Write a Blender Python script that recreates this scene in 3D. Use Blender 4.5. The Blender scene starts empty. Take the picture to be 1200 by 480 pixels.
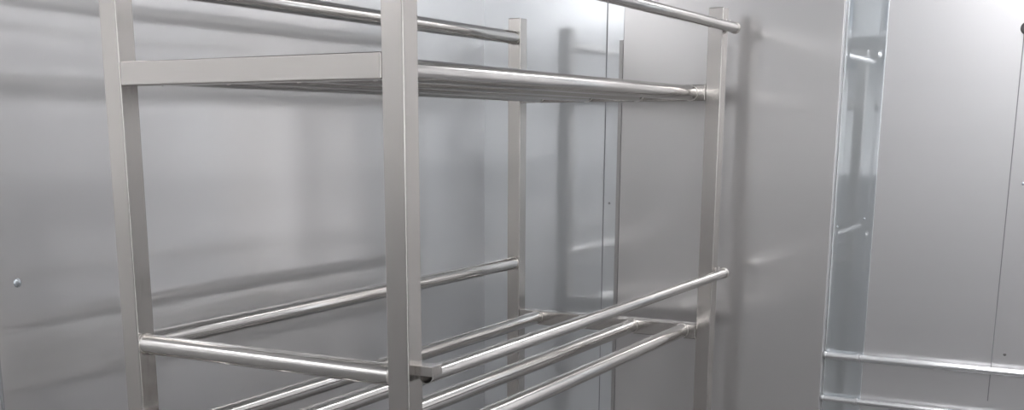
import bpy, bmesh, math, random
from mathutils import Vector, Matrix
random.seed(4)
scene = bpy.context.scene
COL = scene.collection

# ------------------------------------------------------------------ camera
cam_data = bpy.data.cameras.new('camera')
cam = bpy.data.objects.new('camera', cam_data)
COL.objects.link(cam)
cam.location = (0.9463, -1.4221, -0.0007)
cam.rotation_euler = (math.pi / 2 - 0.2214, 0, 0.5129)
cam_data.sensor_width = 36.0
cam_data.lens = 36.0 * 1315.92 / 1200
cam_data.shift_x = (600 - 574.58) / 1200
cam_data.shift_y = (447.59 - 240) / 1200
cam_data.clip_start = 0.02
scene.camera = cam

# ------------------------------------------------------------------ room dimensions (metres, eye level is z = 0)
FLOOR, CEIL = -1.45, 1.02
XL, XR = -0.802, 3.2
YF, YB = 1.645, -3.2
PF = 1.615                    # front of the raised panel

# ------------------------------------------------------------------ world and exposure
world = bpy.data.worlds.new('world')
scene.world = world
world.use_nodes = True
world.node_tree.nodes['Background'].inputs[0].default_value = (0.85, 0.87, 0.92, 1)
world.node_tree.nodes['Background'].inputs[1].default_value = 0.15
vs = scene.view_settings
vs.view_transform = 'Standard'
vs.look = 'None'
vs.gamma = 1.0
vs.use_curve_mapping = False
vs.exposure = 0.06

# ceiling lamps of the kitchen: (x, y, length along y, strength)
LAMPS = [(0.55, -1.9, 1.3, 22), (0.55, 0.6, 1.3, 14), (2.3, -1.9, 1.3, 22), (2.3, 0.6, 1.3, 18)]


# ------------------------------------------------------------------ materials
def new_mat(name):
    m = bpy.data.materials.new(name)
    m.use_nodes = True
    return m, m.node_tree, m.node_tree.nodes['Principled BSDF']


def noise(nt, scale_vec, scale, detail=3.0, rough=0.5):
    tc = nt.nodes.new('ShaderNodeTexCoord')
    mp = nt.nodes.new('ShaderNodeMapping')
    mp.inputs['Scale'].default_value = scale_vec
    n = nt.nodes.new('ShaderNodeTexNoise')
    n.inputs['Scale'].default_value = scale
    n.inputs['Detail'].default_value = detail
    n.inputs['Roughness'].default_value = rough
    nt.links.new(tc.outputs['Object'], mp.inputs['Vector'])
    nt.links.new(mp.outputs['Vector'], n.inputs['Vector'])
    return n.outputs['Fac']


def ramp(nt, fac, lo, hi, p0=0.3, p1=0.7):
    r = nt.nodes.new('ShaderNodeMapRange')
    r.inputs['From Min'].default_value = p0
    r.inputs['From Max'].default_value = p1
    r.inputs['To Min'].default_value = lo
    r.inputs['To Max'].default_value = hi
    nt.links.new(fac, r.inputs['Value'])
    return r.outputs['Result']


def steel(name, col, r0, r1, grain, wave=0.0, wave_scale=2.0, wave_vec=(1, 1, 1), fine=0.02, tint=0.04, haze=0.35, r_haze=0.5, aniso=0.0):
    """brushed stainless steel: a sharp and a hazy metallic lobe; grain = stretch of the brush marks,
    wave = slow buckling of the sheet, haze = share of the hazy lobe"""
    m, nt, b = new_mat(name)
    b2 = nt.nodes.new('ShaderNodeBsdfPrincipled')
    mix = nt.nodes.new('ShaderNodeMixShader')
    mix.inputs[0].default_value = haze
    nt.links.new(b.outputs[0], mix.inputs[1])
    nt.links.new(b2.outputs[0], mix.inputs[2])
    nt.links.new(mix.outputs[0], nt.nodes['Material Output'].inputs['Surface'])
    b2.inputs['Roughness'].default_value = r_haze
    normal = None
    if fine:
        f = noise(nt, grain, 1.0, 4.0, 0.6)
        nt.links.new(ramp(nt, f, r0, r1), b.inputs['Roughness'])
        bump = nt.nodes.new('ShaderNodeBump')
        bump.inputs['Strength'].default_value = fine
        bump.inputs['Distance'].default_value = 0.001
        nt.links.new(f, bump.inputs['Height'])
        normal = bump.outputs['Normal']
    else:
        f = noise(nt, grain, 0.25, 1.0, 0.5)
        tint = 0.012
        b.inputs['Roughness'].default_value = (r0 + r1) / 2
    cr = nt.nodes.new('ShaderNodeMix')
    cr.data_type = 'RGBA'
    cr.inputs[6].default_value = (*[c * (1 - tint) for c in col], 1)
    cr.inputs[7].default_value = (*[min(1, c * (1 + tint)) for c in col], 1)
    nt.links.new(f, cr.inputs[0])
    if wave:
        w = noise(nt, wave_vec, wave_scale, 0.0, 0.4)
        bw = nt.nodes.new('ShaderNodeBump')
        bw.inputs['Strength'].default_value = 1.0
        bw.inputs['Distance'].default_value = wave
        nt.links.new(w, bw.inputs['Height'])
        if normal:
            nt.links.new(normal, bw.inputs['Normal'])
        normal = bw.outputs['Normal']
    if aniso:
        tg = nt.nodes.new('ShaderNodeTangent')
        tg.direction_type = 'RADIAL'
        tg.axis = 'Z'
        nt.links.new(tg.outputs[0], b.inputs['Tangent'])
        b.inputs['Anisotropic'].default_value = aniso
    for p in (b, b2):
        p.inputs['Metallic'].default_value = 1.0
        nt.links.new(cr.outputs[2], p.inputs['Base Color'])
        if normal:
            nt.links.new(normal, p.inputs['Normal'])
    return m


def plain(name, col, rough=0.6, metal=0.0, var=0.05, scale=6.0):
    m, nt, b = new_mat(name)
    b.inputs['Metallic'].default_value = metal
    f = noise(nt, (1, 1, 1), scale, 4.0, 0.6)
    cr = nt.nodes.new('ShaderNodeMix')
    cr.data_type = 'RGBA'
    cr.inputs[6].default_value = (*[c * (1 - var) for c in col], 1)
    cr.inputs[7].default_value = (*[min(1, c * (1 + var)) for c in col], 1)
    nt.links.new(f, cr.inputs[0])
    nt.links.new(cr.outputs[2], b.inputs['Base Color'])
    nt.links.new(ramp(nt, f, rough * 0.9, min(1, rough * 1.1)), b.inputs['Roughness'])
    return m


RACK = (0.55, 0.523, 0.50)
M_POST = steel('brushed_steel_upright', RACK, 0.14, 0.24, (300, 300, 3), fine=0.05, haze=0.18)
M_RAILX = steel('brushed_steel_crosswise', RACK, 0.14, 0.24, (3, 300, 300), fine=0.05, haze=0.18)
M_TUBEX = steel('polished_tube_crosswise', (0.64, 0.62, 0.60), 0.10, 0.17, (4, 260, 260), fine=0.008, haze=0.05, tint=0.02)
M_TUBEY = steel('polished_tube_lengthwise', (0.64, 0.62, 0.60), 0.09, 0.15, (260, 4, 260), fine=0.008, haze=0.05, tint=0.02)
M_WELD = steel('weld_steel', (0.58, 0.555, 0.53), 0.25, 0.45, (250, 250, 250), fine=0.3, tint=0.15)
M_LEFT = steel('left_wall_sheet', (0.77, 0.765, 0.765), 0.12, 0.16, (2, 2, 90), wave=0.004, wave_scale=2.0, wave_vec=(1, 1, 1.6), fine=0.0, haze=0.5, aniso=0.75)
M_MIRROR = steel('bright_wall_sheet', (0.76, 0.78, 0.80), 0.09, 0.13, (120, 2, 2), wave=0.002, wave_scale=2.2, fine=0.0, haze=0.55)
M_PANEL = steel('satin_wall_panel', (0.66, 0.645, 0.64), 0.17, 0.19, (3, 3, 90), wave=0.003, wave_scale=2.5, fine=0.0, haze=0.5)
M_RIGHT = steel('satin_wall_sheet', (0.66, 0.65, 0.655), 0.26, 0.30, (3, 3, 90), wave=0.002, wave_scale=2.0, fine=0.0, haze=0.5)
M_STRIP = steel('polished_cover_strip', (0.70, 0.73, 0.755), 0.03, 0.04, (140, 3, 3), fine=0.0, haze=0.35)
M_CHROME = steel('polished_rail', (0.78, 0.78, 0.79), 0.10, 0.16, (4, 200, 200))
M_DARK = plain('dark_joint_sealant', (0.05, 0.05, 0.055), 0.6)
M_JOINT = plain('grey_joint', (0.22, 0.22, 0.23), 0.5)
M_RIVET = steel('rivet_head', (0.62, 0.66, 0.70), 0.2, 0.3, (50, 50, 50))
M_WHITEWALL = plain('white_wall', (0.72, 0.73, 0.74), 0.5)
M_CEIL = plain('white_ceiling', (0.8, 0.81, 0.82), 0.6)
M_WHITE = plain('white_plastic', (0.92, 0.92, 0.92), 0.4)
M_KNOB = plain('dark_grey_metal', (0.20, 0.19, 0.19), 0.35, 1.0)

m, nt, b = new_mat('two_tone_wall')      # unseen walls: dark lower half added to darken low reflections, white above
tc = nt.nodes.new('ShaderNodeTexCoord')
sp = nt.nodes.new('ShaderNodeSeparateXYZ')
nt.links.new(tc.outputs['Object'], sp.inputs[0])
gt = nt.nodes.new('ShaderNodeMath')
gt.operation = 'GREATER_THAN'
gt.inputs[1].default_value = -0.30
nt.links.new(sp.outputs['Z'], gt.inputs[0])
mx = nt.nodes.new('ShaderNodeMix')
mx.data_type = 'RGBA'
mx.inputs[6].default_value = (0.19, 0.19, 0.195, 1)
mx.inputs[7].default_value = (0.78, 0.78, 0.78, 1)
nt.links.new(gt.outputs[0], mx.inputs[0])
nt.links.new(mx.outputs[2], b.inputs['Base Color'])
b.inputs['Roughness'].default_value = 0.5
M_TWOTONE = m

m, nt, b = new_mat('grey_floor_tiles')
br = nt.nodes.new('ShaderNodeTexBrick')
tc = nt.nodes.new('ShaderNodeTexCoord')
nt.links.new(tc.outputs['Object'], br.inputs['Vector'])
br.offset = 0
br.inputs['Color1'].default_value = (0.14, 0.136, 0.134, 1)
br.inputs['Color2'].default_value = (0.15, 0.145, 0.142, 1)
br.inputs['Mortar'].default_value = (0.09, 0.09, 0.09, 1)
br.inputs['Scale'].default_value = 1.0
br.inputs['Mortar Size'].default_value = 0.004
br.inputs['Brick Width'].default_value = 0.3
br.inputs['Row Height'].default_value = 0.3
nt.links.new(br.outputs['Color'], b.inputs['Base Color'])
b.inputs['Roughness'].default_value = 0.45
M_FLOOR = m


def lamp_mat(strength):
    mm, t, bb = new_mat('lamp_diffuser')
    bb.inputs['Base Color'].default_value = (0.9, 0.9, 0.9, 1)
    bb.inputs['Emission Color'].default_value = (0.97, 0.98, 1.0, 1)
    bb.inputs['Emission Strength'].default_value = strength
    return mm


# ------------------------------------------------------------------ mesh helpers
def link(name, bm, mat, parent=None, smooth=True, wn=False):
    me = bpy.data.meshes.new(name)
    bmesh.ops.recalc_face_normals(bm, faces=bm.faces)
    bm.to_mesh(me)
    bm.free()
    me.materials.append(mat)
    for p in me.polygons:
        p.use_smooth = smooth
    o = bpy.data.objects.new(name, me)
    COL.objects.link(o)
    if parent is not None:
        o.parent = parent
    if wn:
        w = o.modifiers.new('normals', 'WEIGHTED_NORMAL')
        w.keep_sharp = False
        w.weight = 100
    return o


def box_bm(lo, hi, bevel=0.0, seg=3, bm=None):
    bm = bm or bmesh.new()
    c = [(a + b_) / 2 for a, b_ in zip(lo, hi)]
    s = [(b_ - a) for a, b_ in zip(lo, hi)]
    r = bmesh.ops.create_cube(bm, size=1.0, matrix=Matrix.Translation(c) @ Matrix.Diagonal((*s, 1)))
    if bevel:
        vs_ = r['verts']
        es = list({e for v in vs_ for e in v.link_edges})
        bmesh.ops.bevel(bm, geom=es, offset=bevel, segments=seg, profile=0.5, affect='EDGES', clamp_overlap=True)
    return bm


def box(name, lo, hi, mat, parent=None, bevel=0.0, seg=3):
    return link(name, box_bm(lo, hi, bevel, seg), mat, parent, smooth=bevel > 0, wn=bevel > 0)


def frame_from(axis):
    z = Vector(axis).normalized()
    x = z.orthogonal().normalized()
    return x, z.cross(x), z


def lathe_bm(p0, axis, prof, n=40, bm=None):
    """prof: list of (distance along the axis, radius)"""
    bm = bm or bmesh.new()
    x, y, z = frame_from(axis)
    p0 = Vector(p0)
    rings = []
    for d, r in prof:
        if r < 1e-6:
            rings.append([bm.verts.new(p0 + z * d)])
        else:
            rings.append([bm.verts.new(p0 + z * d + (x * math.cos(2 * math.pi * k / n) + y * math.sin(2 * math.pi * k / n)) * r) for k in range(n)])
    for a, b_ in zip(rings, rings[1:]):
        for k in range(n):
            q = (k + 1) % n
            if len(a) == 1 and len(b_) > 1:
                bm.faces.new((a[0], b_[k], b_[q]))
            elif len(b_) == 1 and len(a) > 1:
                bm.faces.new((a[k], b_[0], a[q]))
            elif len(a) > 1:
                bm.faces.new((a[k], b_[k], b_[q], a[q]))
    return bm


def tube(name, p0, p1, r, mat, parent=None, open_end=False, n=40):
    d = (Vector(p1) - Vector(p0)).length
    e = 0.0015
    if open_end:                       # a hollow tube: bore visible at its near end
        t = 0.0015
        prof = [(0.03, 0), (0.03, r - t), (0, r - t), (0, r), (d - e, r), (d, r - e), (d, 0)]
    else:
        prof = [(0, 0), (0, r - e), (e, r), (d - e, r), (d, r - e), (d, 0)]
    o = link(name, lathe_bm(p0, Vector(p1) - Vector(p0), prof, n), mat, parent)
    flat_caps(o)
    return o


def flat_caps(o):
    m_ = o.modifiers.new('edges', 'EDGE_SPLIT')
    m_.split_angle = math.radians(30)


def weld(parent, c, axis, R, r=0.0022):
    """an uneven bead of weld metal around a tube end"""
    bm = bmesh.new()
    x, y, z = frame_from(axis)
    c = Vector(c)
    N, K = 56, 8
    rings = []
    for i in range(N):
        a = 2 * math.pi * i / N
        rr = 0.7 * r * (1 + 0.25 * math.sin(i * 2.4) + 0.15 * random.uniform(-1, 1))
        d = x * math.cos(a) + y * math.sin(a)
        rings.append([bm.verts.new(c + d * (R + rr * math.cos(2 * math.pi * k / K)) + z * rr * math.sin(2 * math.pi * k / K)) for k in range(K)])
    for i in range(N):
        for k in range(K):
            a, b_ = rings[i], rings[(i + 1) % N]
            bm.faces.new((a[k], b_[k], b_[(k + 1) % K], a[(k + 1) % K]))
    return link('weld_bead', bm, M_WELD, parent)


def empty(name, loc=(0, 0, 0)):
    o = bpy.data.objects.new(name, None)
    o.location = loc
    COL.objects.link(o)
    return o


def attach(root):
    """children are modelled in room coordinates: keep them there under the moved root"""
    for ch in root.children:
        ch.matrix_parent_inverse = Matrix.Translation(root.location).inverted()


def tag(o, label, cat, group=None, kind=None):
    o['label'] = label
    o['category'] = cat
    if group:
        o['group'] = group
    if kind:
        o['kind'] = kind
    return o


def struct(o):
    o['kind'] = 'structure'
    return o


# ------------------------------------------------------------------ the room
struct(box('floor', (XL - 0.1, YB - 0.1, FLOOR - 0.1), (XR + 0.1, YF + 0.1, FLOOR), M_FLOOR))
struct(box('ceiling', (XL - 0.1, YB - 0.1, CEIL), (XR + 0.1, YF + 0.1, CEIL + 0.1), M_CEIL))
wall_left = struct(box('wall_left', (XL - 0.1, YB, FLOOR), (XL, YF, CEIL), M_LEFT))
SEAM = -0.3995
# wall behind the rack: bright sheet up to the panel, satin sheet right of it
wall_far = struct(box('wall_back', (XL, YF, FLOOR), (0.10, YF + 0.1, CEIL), M_MIRROR))
wall_far2 = struct(box('wall_back_right', (0.10, YF, FLOOR), (XR, YF + 0.1, CEIL), M_RIGHT))
struct(box('wall_right', (XR, YB, FLOOR), (XR + 0.1, YF, CEIL), M_TWOTONE))
struct(box('wall_front', (XL - 0.1, YB - 0.1, FLOOR), (XR + 0.1, YB, CEIL), M_TWOTONE))
# made-up window of glowing panes behind the viewer, for high reflected highlights
glow_back = struct(box('glow_frame_back', (0.28, YB + 0.0005, 0.70), (1.25, YB + 0.02, 0.99), M_WHITE, bevel=0.003))
door = struct(box('glow_frame_right', (XR - 0.03, -2.75, FLOOR + 0.001), (XR - 0.0005, -1.75, 0.62), M_WHITE, bevel=0.003))  # made-up glazed door, unseen; its glow draws bright lines on the upright edges
box('glow_pane', (XR - 0.036, -2.68, FLOOR + 0.12), (XR - 0.0305, -1.82, 0.55), lamp_mat(3), door)
for a, b_ in ((0.30, 0.755), (0.775, 1.23)):
    box('glow_pane', (a, YB + 0.0205, 0.72), (b_, YB + 0.024, 0.97), lamp_mat(7), glow_back)

# sheet joints
struct(box('trim_1', (SEAM - 0.0012, YF - 0.0015, FLOOR + 0.001), (SEAM + 0.0012, YF - 0.0001, CEIL - 0.001), M_JOINT))


def rivet(name, c, axis, r, mat, parent):
    prof = [(0.0001, r)] + [(r * 0.3 * math.sin(t * math.pi / 16), r * math.cos(t * math.pi / 16)) for t in range(1, 8)] + [(r * 0.3, 0)]
    return link(name, lathe_bm(c, axis, prof, 20), mat, parent)


rv = rivet('rivet', (XL, -0.0721, -0.273), (1, 0, 0), 0.0085, M_RIVET, wall_left)
rivet('rivet', (-0.3812, YF, -0.212), (0, -1, 0), 0.0035, M_JOINT, wall_far)
rivet('rivet', (0.7127, YF, -0.556), (0, -1, 0), 0.0040, M_KNOB, wall_far2)
rivet('rivet', (0.7146, YF, -0.1303), (0, -1, 0), 0.0040, M_RIVET, wall_far2)
# joint of the left sheets at the very edge of the view
struct(box('trim_2', (XL + 0.0001, -0.130, FLOOR + 0.001), (XL + 0.004, -0.1255, -0.36), M_JOINT, bevel=0.001))
# joint in the right sheets
struct(box('trim_3', (0.6838 - 0.0012, YF - 0.0012, -0.68), (0.6838 + 0.0012, YF - 0.0001, CEIL - 0.001), M_JOINT))

# raised satin panel right of the rack
panel = box('wall_panel', (-0.337, PF, FLOOR + 0.002), (0.267, YF - 0.0005, CEIL - 0.002), M_PANEL, bevel=0.003)
tag(panel, 'tall satin steel wall panel standing proud behind the right end of the rack', 'wall panel')
bm = bmesh.new()
prof = [(-0.3375, PF + 0.001), (-0.3515, PF + 0.008), (-0.3515, YF - 0.0005), (-0.3375, YF - 0.0005)]
lo = [bm.verts.new((x, y, FLOOR + 0.002)) for x, y in prof]
hi = [bm.verts.new((x, y, 0.243)) for x, y in prof]
for k in range(4):
    bm.faces.new((lo[k], lo[(k + 1) % 4], hi[(k + 1) % 4], hi[k]))
bm.faces.new(lo[::-1])
bm.faces.new(hi)
es = link('edge_strip', bm, M_PANEL, None, smooth=False)
tag(es, 'narrow steel edge strip with cut-off top along the left side of the wall panel', 'trim strip')

# polished cover strip with two rolled lips
bm = bmesh.new()
X0, X1 = 0.268, 0.3685
pts = []
for x, d in [(X0, 0), (X0, 0.003), (X0 + 0.002, 0.0034), (X0 + 0.006, 0.0034), (X0 + 0.013, 0.003),
             (X1 - 0.018, 0.003), (X1 - 0.009, 0.0034), (X1 - 0.002, 0.0034), (X1, 0.003), (X1, 0)]:
    pts.append((x, YF - 0.0002 - d))
lo = [bm.verts.new((x, y, FLOOR + 0.002)) for x, y in pts]
hi = [bm.verts.new((x, y, CEIL - 0.002)) for x, y in pts]
n = len(pts)
for k in range(n):
    bm.faces.new((lo[k], lo[(k + 1) % n], hi[(k + 1) % n], hi[k]))
bm.faces.new(lo)
bm.faces.new(hi[::-1])
strip = link('cover_strip', bm, M_STRIP, None, smooth=False)
tag(strip, 'narrow polished vertical cover strip between the raised panel and the right wall sheet', 'cover strip')
for c in ((0.2785, YF - 0.0036, -0.2519), (0.3450, YF - 0.0033, -0.2292)):
    s = rivet('screw', c, (0, -1, 0), 0.0028, M_RIVET, strip)

# bumper rails on the right wall
def bumper(z, r, label):
    root = empty('bumper_rail', (0.9, YF, z))
    t = tube('rail_tube', (0.2685, YF - 0.022, z), (2.6, YF - 0.022, z), r, M_CHROME, root)
    for a, b_ in ((0.269, 0.276), (0.355, 0.366)):
        tube('collar', (a, YF - 0.022, z), (b_, YF - 0.022, z), r + 0.0018, M_CHROME, root)
    for x in (0.95, 1.7, 2.5):
        tube('wall_bracket', (x, YF - 0.0225, z), (x, YF - 0.0003, z), 0.006, M_CHROME, root, n=20)
    attach(root)
    return tag(root, label, 'rail', 'polished bumper rails along the right wall')


bumper(-0.597, 0.0095, 'upper of the two polished round rails running along the right wall')
bumper(-0.716, 0.0075, 'lower of the two polished round rails, at the bottom edge along the right wall')

# dark round stop with its stem at the right edge
root = empty('door_stop', (0.693, YF, 0.231))
link('stem', lathe_bm((0.693, YF - 0.0003, 0.231), (0, -1, 0), [(0, 0), (0, 0.012), (0.004, 0.012), (0.006, 0.006), (0.03, 0.006), (0.03, 0)], 28), M_KNOB, root)
link('buffer', lathe_bm((0.693, YF - 0.0283, 0.231), (0, -1, 0), [(0, 0), (0, 0.012), (0.003, 0.0145), (0.022, 0.0145), (0.026, 0.012), (0.026, 0)], 32), M_KNOB, root)
attach(root)
tag(root, 'small dark round stop fixed high on the right wall at the edge of view', 'door stop')

# ------------------------------------------------------------------ the rack
S = 0.04
W, L = 0.622, 1.4633
ZT = 0.3015                        # tops of the uprights
ZU, ZL = 0.1118, -0.5162           # top faces of the upper and lower end rails
ZG, ZR = -0.3815, 0.249            # heights of the lower and upper guard tubes
rack = empty('shelving_rack', (-W / 2, L / 2, FLOOR))
tag(rack, 'welded stainless steel rack with square uprights and round tube shelves beside the left steel wall', 'rack')


def upright(x, y):
    o = box('upright', (x, y, FLOOR + 0.03), (x + S, y + S, ZT), M_POST, rack, bevel=0.0028, seg=4)
    c = (x + S / 2, y + S / 2, FLOOR + 0.0005)
    f = link('foot', lathe_bm(c, (0, 0, 1), [(0, 0), (0, 0.022), (0.006, 0.024), (0.012, 0.016), (0.029, 0.012), (0.031, 0.012), (0.031, 0)], 28), M_KNOB, o)
    f['label'] = 'dark levelling foot'
    return o


upright(-W, 0)
upright(-S, 0)
upright(-W, L)
upright(-S, L)

G = 0.0006
for y in (0.0004, L + 0.0004):
    for z in (ZU, ZL):
        box('end_rail', (-W + S + G, y, z - S), (-S - G, y + S - 0.0008, z), M_RAILX, rack, bevel=0.0026, seg=4)

RT = 0.0185
for z in (ZU - 0.0205, ZL - 0.0190):
    for x in (-0.080, -0.228, -0.376, -0.524):
        t = tube('shelf_tube', (x, S + 0.0005, z), (x, L, z), RT, M_TUBEY, rack)
        weld(t, (x, L - 0.0012, z), (0, 1, 0), RT)
        weld(t, (x, S + 0.0012, z), (0, 1, 0), RT)

# guard tubes on the wall side, welded between the uprights
for z in (ZR, ZG):
    t = tube('guard_tube', (-W + 0.020, S + 0.0005, z), (-W + 0.020, L, z), 0.0178, M_TUBEY, rack)
    weld(t, (-W + 0.020, L - 0.001, z), (0, 1, 0), 0.0178, 0.0018)
    weld(t, (-W + 0.020, S + 0.001, z), (0, 1, 0), 0.0178, 0.0018)
# cross tube on the near end
t = tube('cross_tube', (-W + S, 0.0185, ZG + 0.001), (-S, 0.0185, ZG + 0.001), 0.0182, M_TUBEX, rack)
weld(t, (-W + S + 0.001, 0.0185, ZG + 0.001), (1, 0, 0), 0.0182, 0.0022)
weld(t, (-S - 0.001, 0.0185, ZG + 0.001), (1, 0, 0), 0.0182, 0.0022)

# thinner rods on the open side, carried outside the uprights
RR = 0.0125
for z in (0.2525, -0.3775):
    rod = tube('guard_rod', (0.0165, 0.024, z), (0.0165, L + S + 0.006, z), RR, M_TUBEY, rack, open_end=True)
    bm = lathe_bm((0.0165, L + S - 0.001, z), (0, 1, 0), [(0, 0), (0, RR + 0.0016), (0.005, RR + 0.0022), (0.008, RR + 0.001), (0.008, 0)], 36)
    link('end_cap', bm, M_WELD, rod)
    # angle bracket that the rod rests in at the near upright
    bm = box_bm((0.0003, 0.0185, z + 0.001), (0.0315, 0.0210, z + 0.0165), 0.0006, 2)
    box_bm((0.0290, 0.0212, z + 0.001), (0.0315, 0.0480, z + 0.0165), 0.0006, 2, bm)
    box_bm((0.0003, 0.0212, z + 0.0142), (0.0289, 0.0480, z + 0.0165), 0.0006, 2, bm)
    br_ = link('bracket', bm, M_RAILX, rack, wn=True)
    # two short tack pins at the far upright
    for dy in (0.006, 0.022):
        p = lathe_bm((0.006 if dy < 0.01 else 0.010, L + dy, z + RR - 0.003), (0, 0, 1), [(0, 0), (0, 0.0018), (0.008, 0.0018), (0.009, 0.001), (0.009, 0)], 12)
        link('tack_pin', p, M_WELD, rod)
attach(rack)
for o in rack.children:
    pass

# ------------------------------------------------------------------ things behind the viewer, seen only as reflections
root = empty('wall_shelf', (-0.45, YB, 0.60))
box('shelf_board', (-0.798, YB + 0.04, 0.562), (0.1, YB + 0.40, 0.602), M_WHITE, root, bevel=0.003)
box('apron', (-0.798, YB + 0.34, 0.445), (0.1, YB + 0.38, 0.5615), M_KNOB, root, bevel=0.003)
box('back_panel', (-0.798, YB + 0.0005, 0.40), (0.1, YB + 0.02, 1.0), plain('blue_grey_panel', (0.25, 0.30, 0.37), 0.4), root, bevel=0.002)
for x in (-0.6, -0.05):
    box('bracket', (x, YB + 0.0205, 0.42), (x + 0.03, YB + 0.29, 0.5615), M_RAILX, root, bevel=0.002)
attach(root)
tag(root, 'high steel wall shelf behind the viewer, mirrored at the top of the cover strip', 'shelf')

root = empty('storage_container', (-0.625, YB + 0.22, 0.6025))
bm = bmesh.new()
b0 = bmesh.ops.create_cube(bm, size=1.0, matrix=Matrix.Translation((-0.625, YB + 0.22, 0.7225)) @ Matrix.Diagonal((0.15, 0.26, 0.24, 1)))
for v in b0['verts']:
    if v.co.z < 0.7:
        v.co.x = -0.625 + (v.co.x + 0.625) * 0.9
        v.co.y = YB + 0.22 + (v.co.y - YB - 0.22) * 0.9
bmesh.ops.bevel(bm, geom=list(bm.edges), offset=0.015, segments=4, affect='EDGES')
link('body', bm, M_WHITE, root, wn=True)
box('lid', (-0.708, YB + 0.08, 0.8428), (-0.542, YB + 0.36, 0.860), M_WHITE, root, bevel=0.006)
attach(root)
tag(root, 'white plastic storage container on the high shelf, mirrored in the cover strip', 'container')

for i, (x, y, ln, st) in enumerate(LAMPS):
    root = empty('ceiling_light', (x, y, CEIL))
    box('housing', (x - 0.16, y - ln / 2, CEIL - 0.06), (x + 0.16, y + ln / 2, CEIL - 0.001), M_WHITE, root, bevel=0.006)
    box('diffuser', (x - 0.145, y - ln / 2 + 0.015, CEIL - 0.072), (x + 0.145, y + ln / 2 - 0.015, CEIL - 0.0605), lamp_mat(st), root, bevel=0.004)
    attach(root)
    tag(root, ('long ceiling light over the aisle behind the viewer', 'long ceiling light over the near end of the rack aisle',
               'long ceiling light at the rear right of the room', 'long ceiling light near the right wall')[i], 'ceiling light', 'ceiling lights')
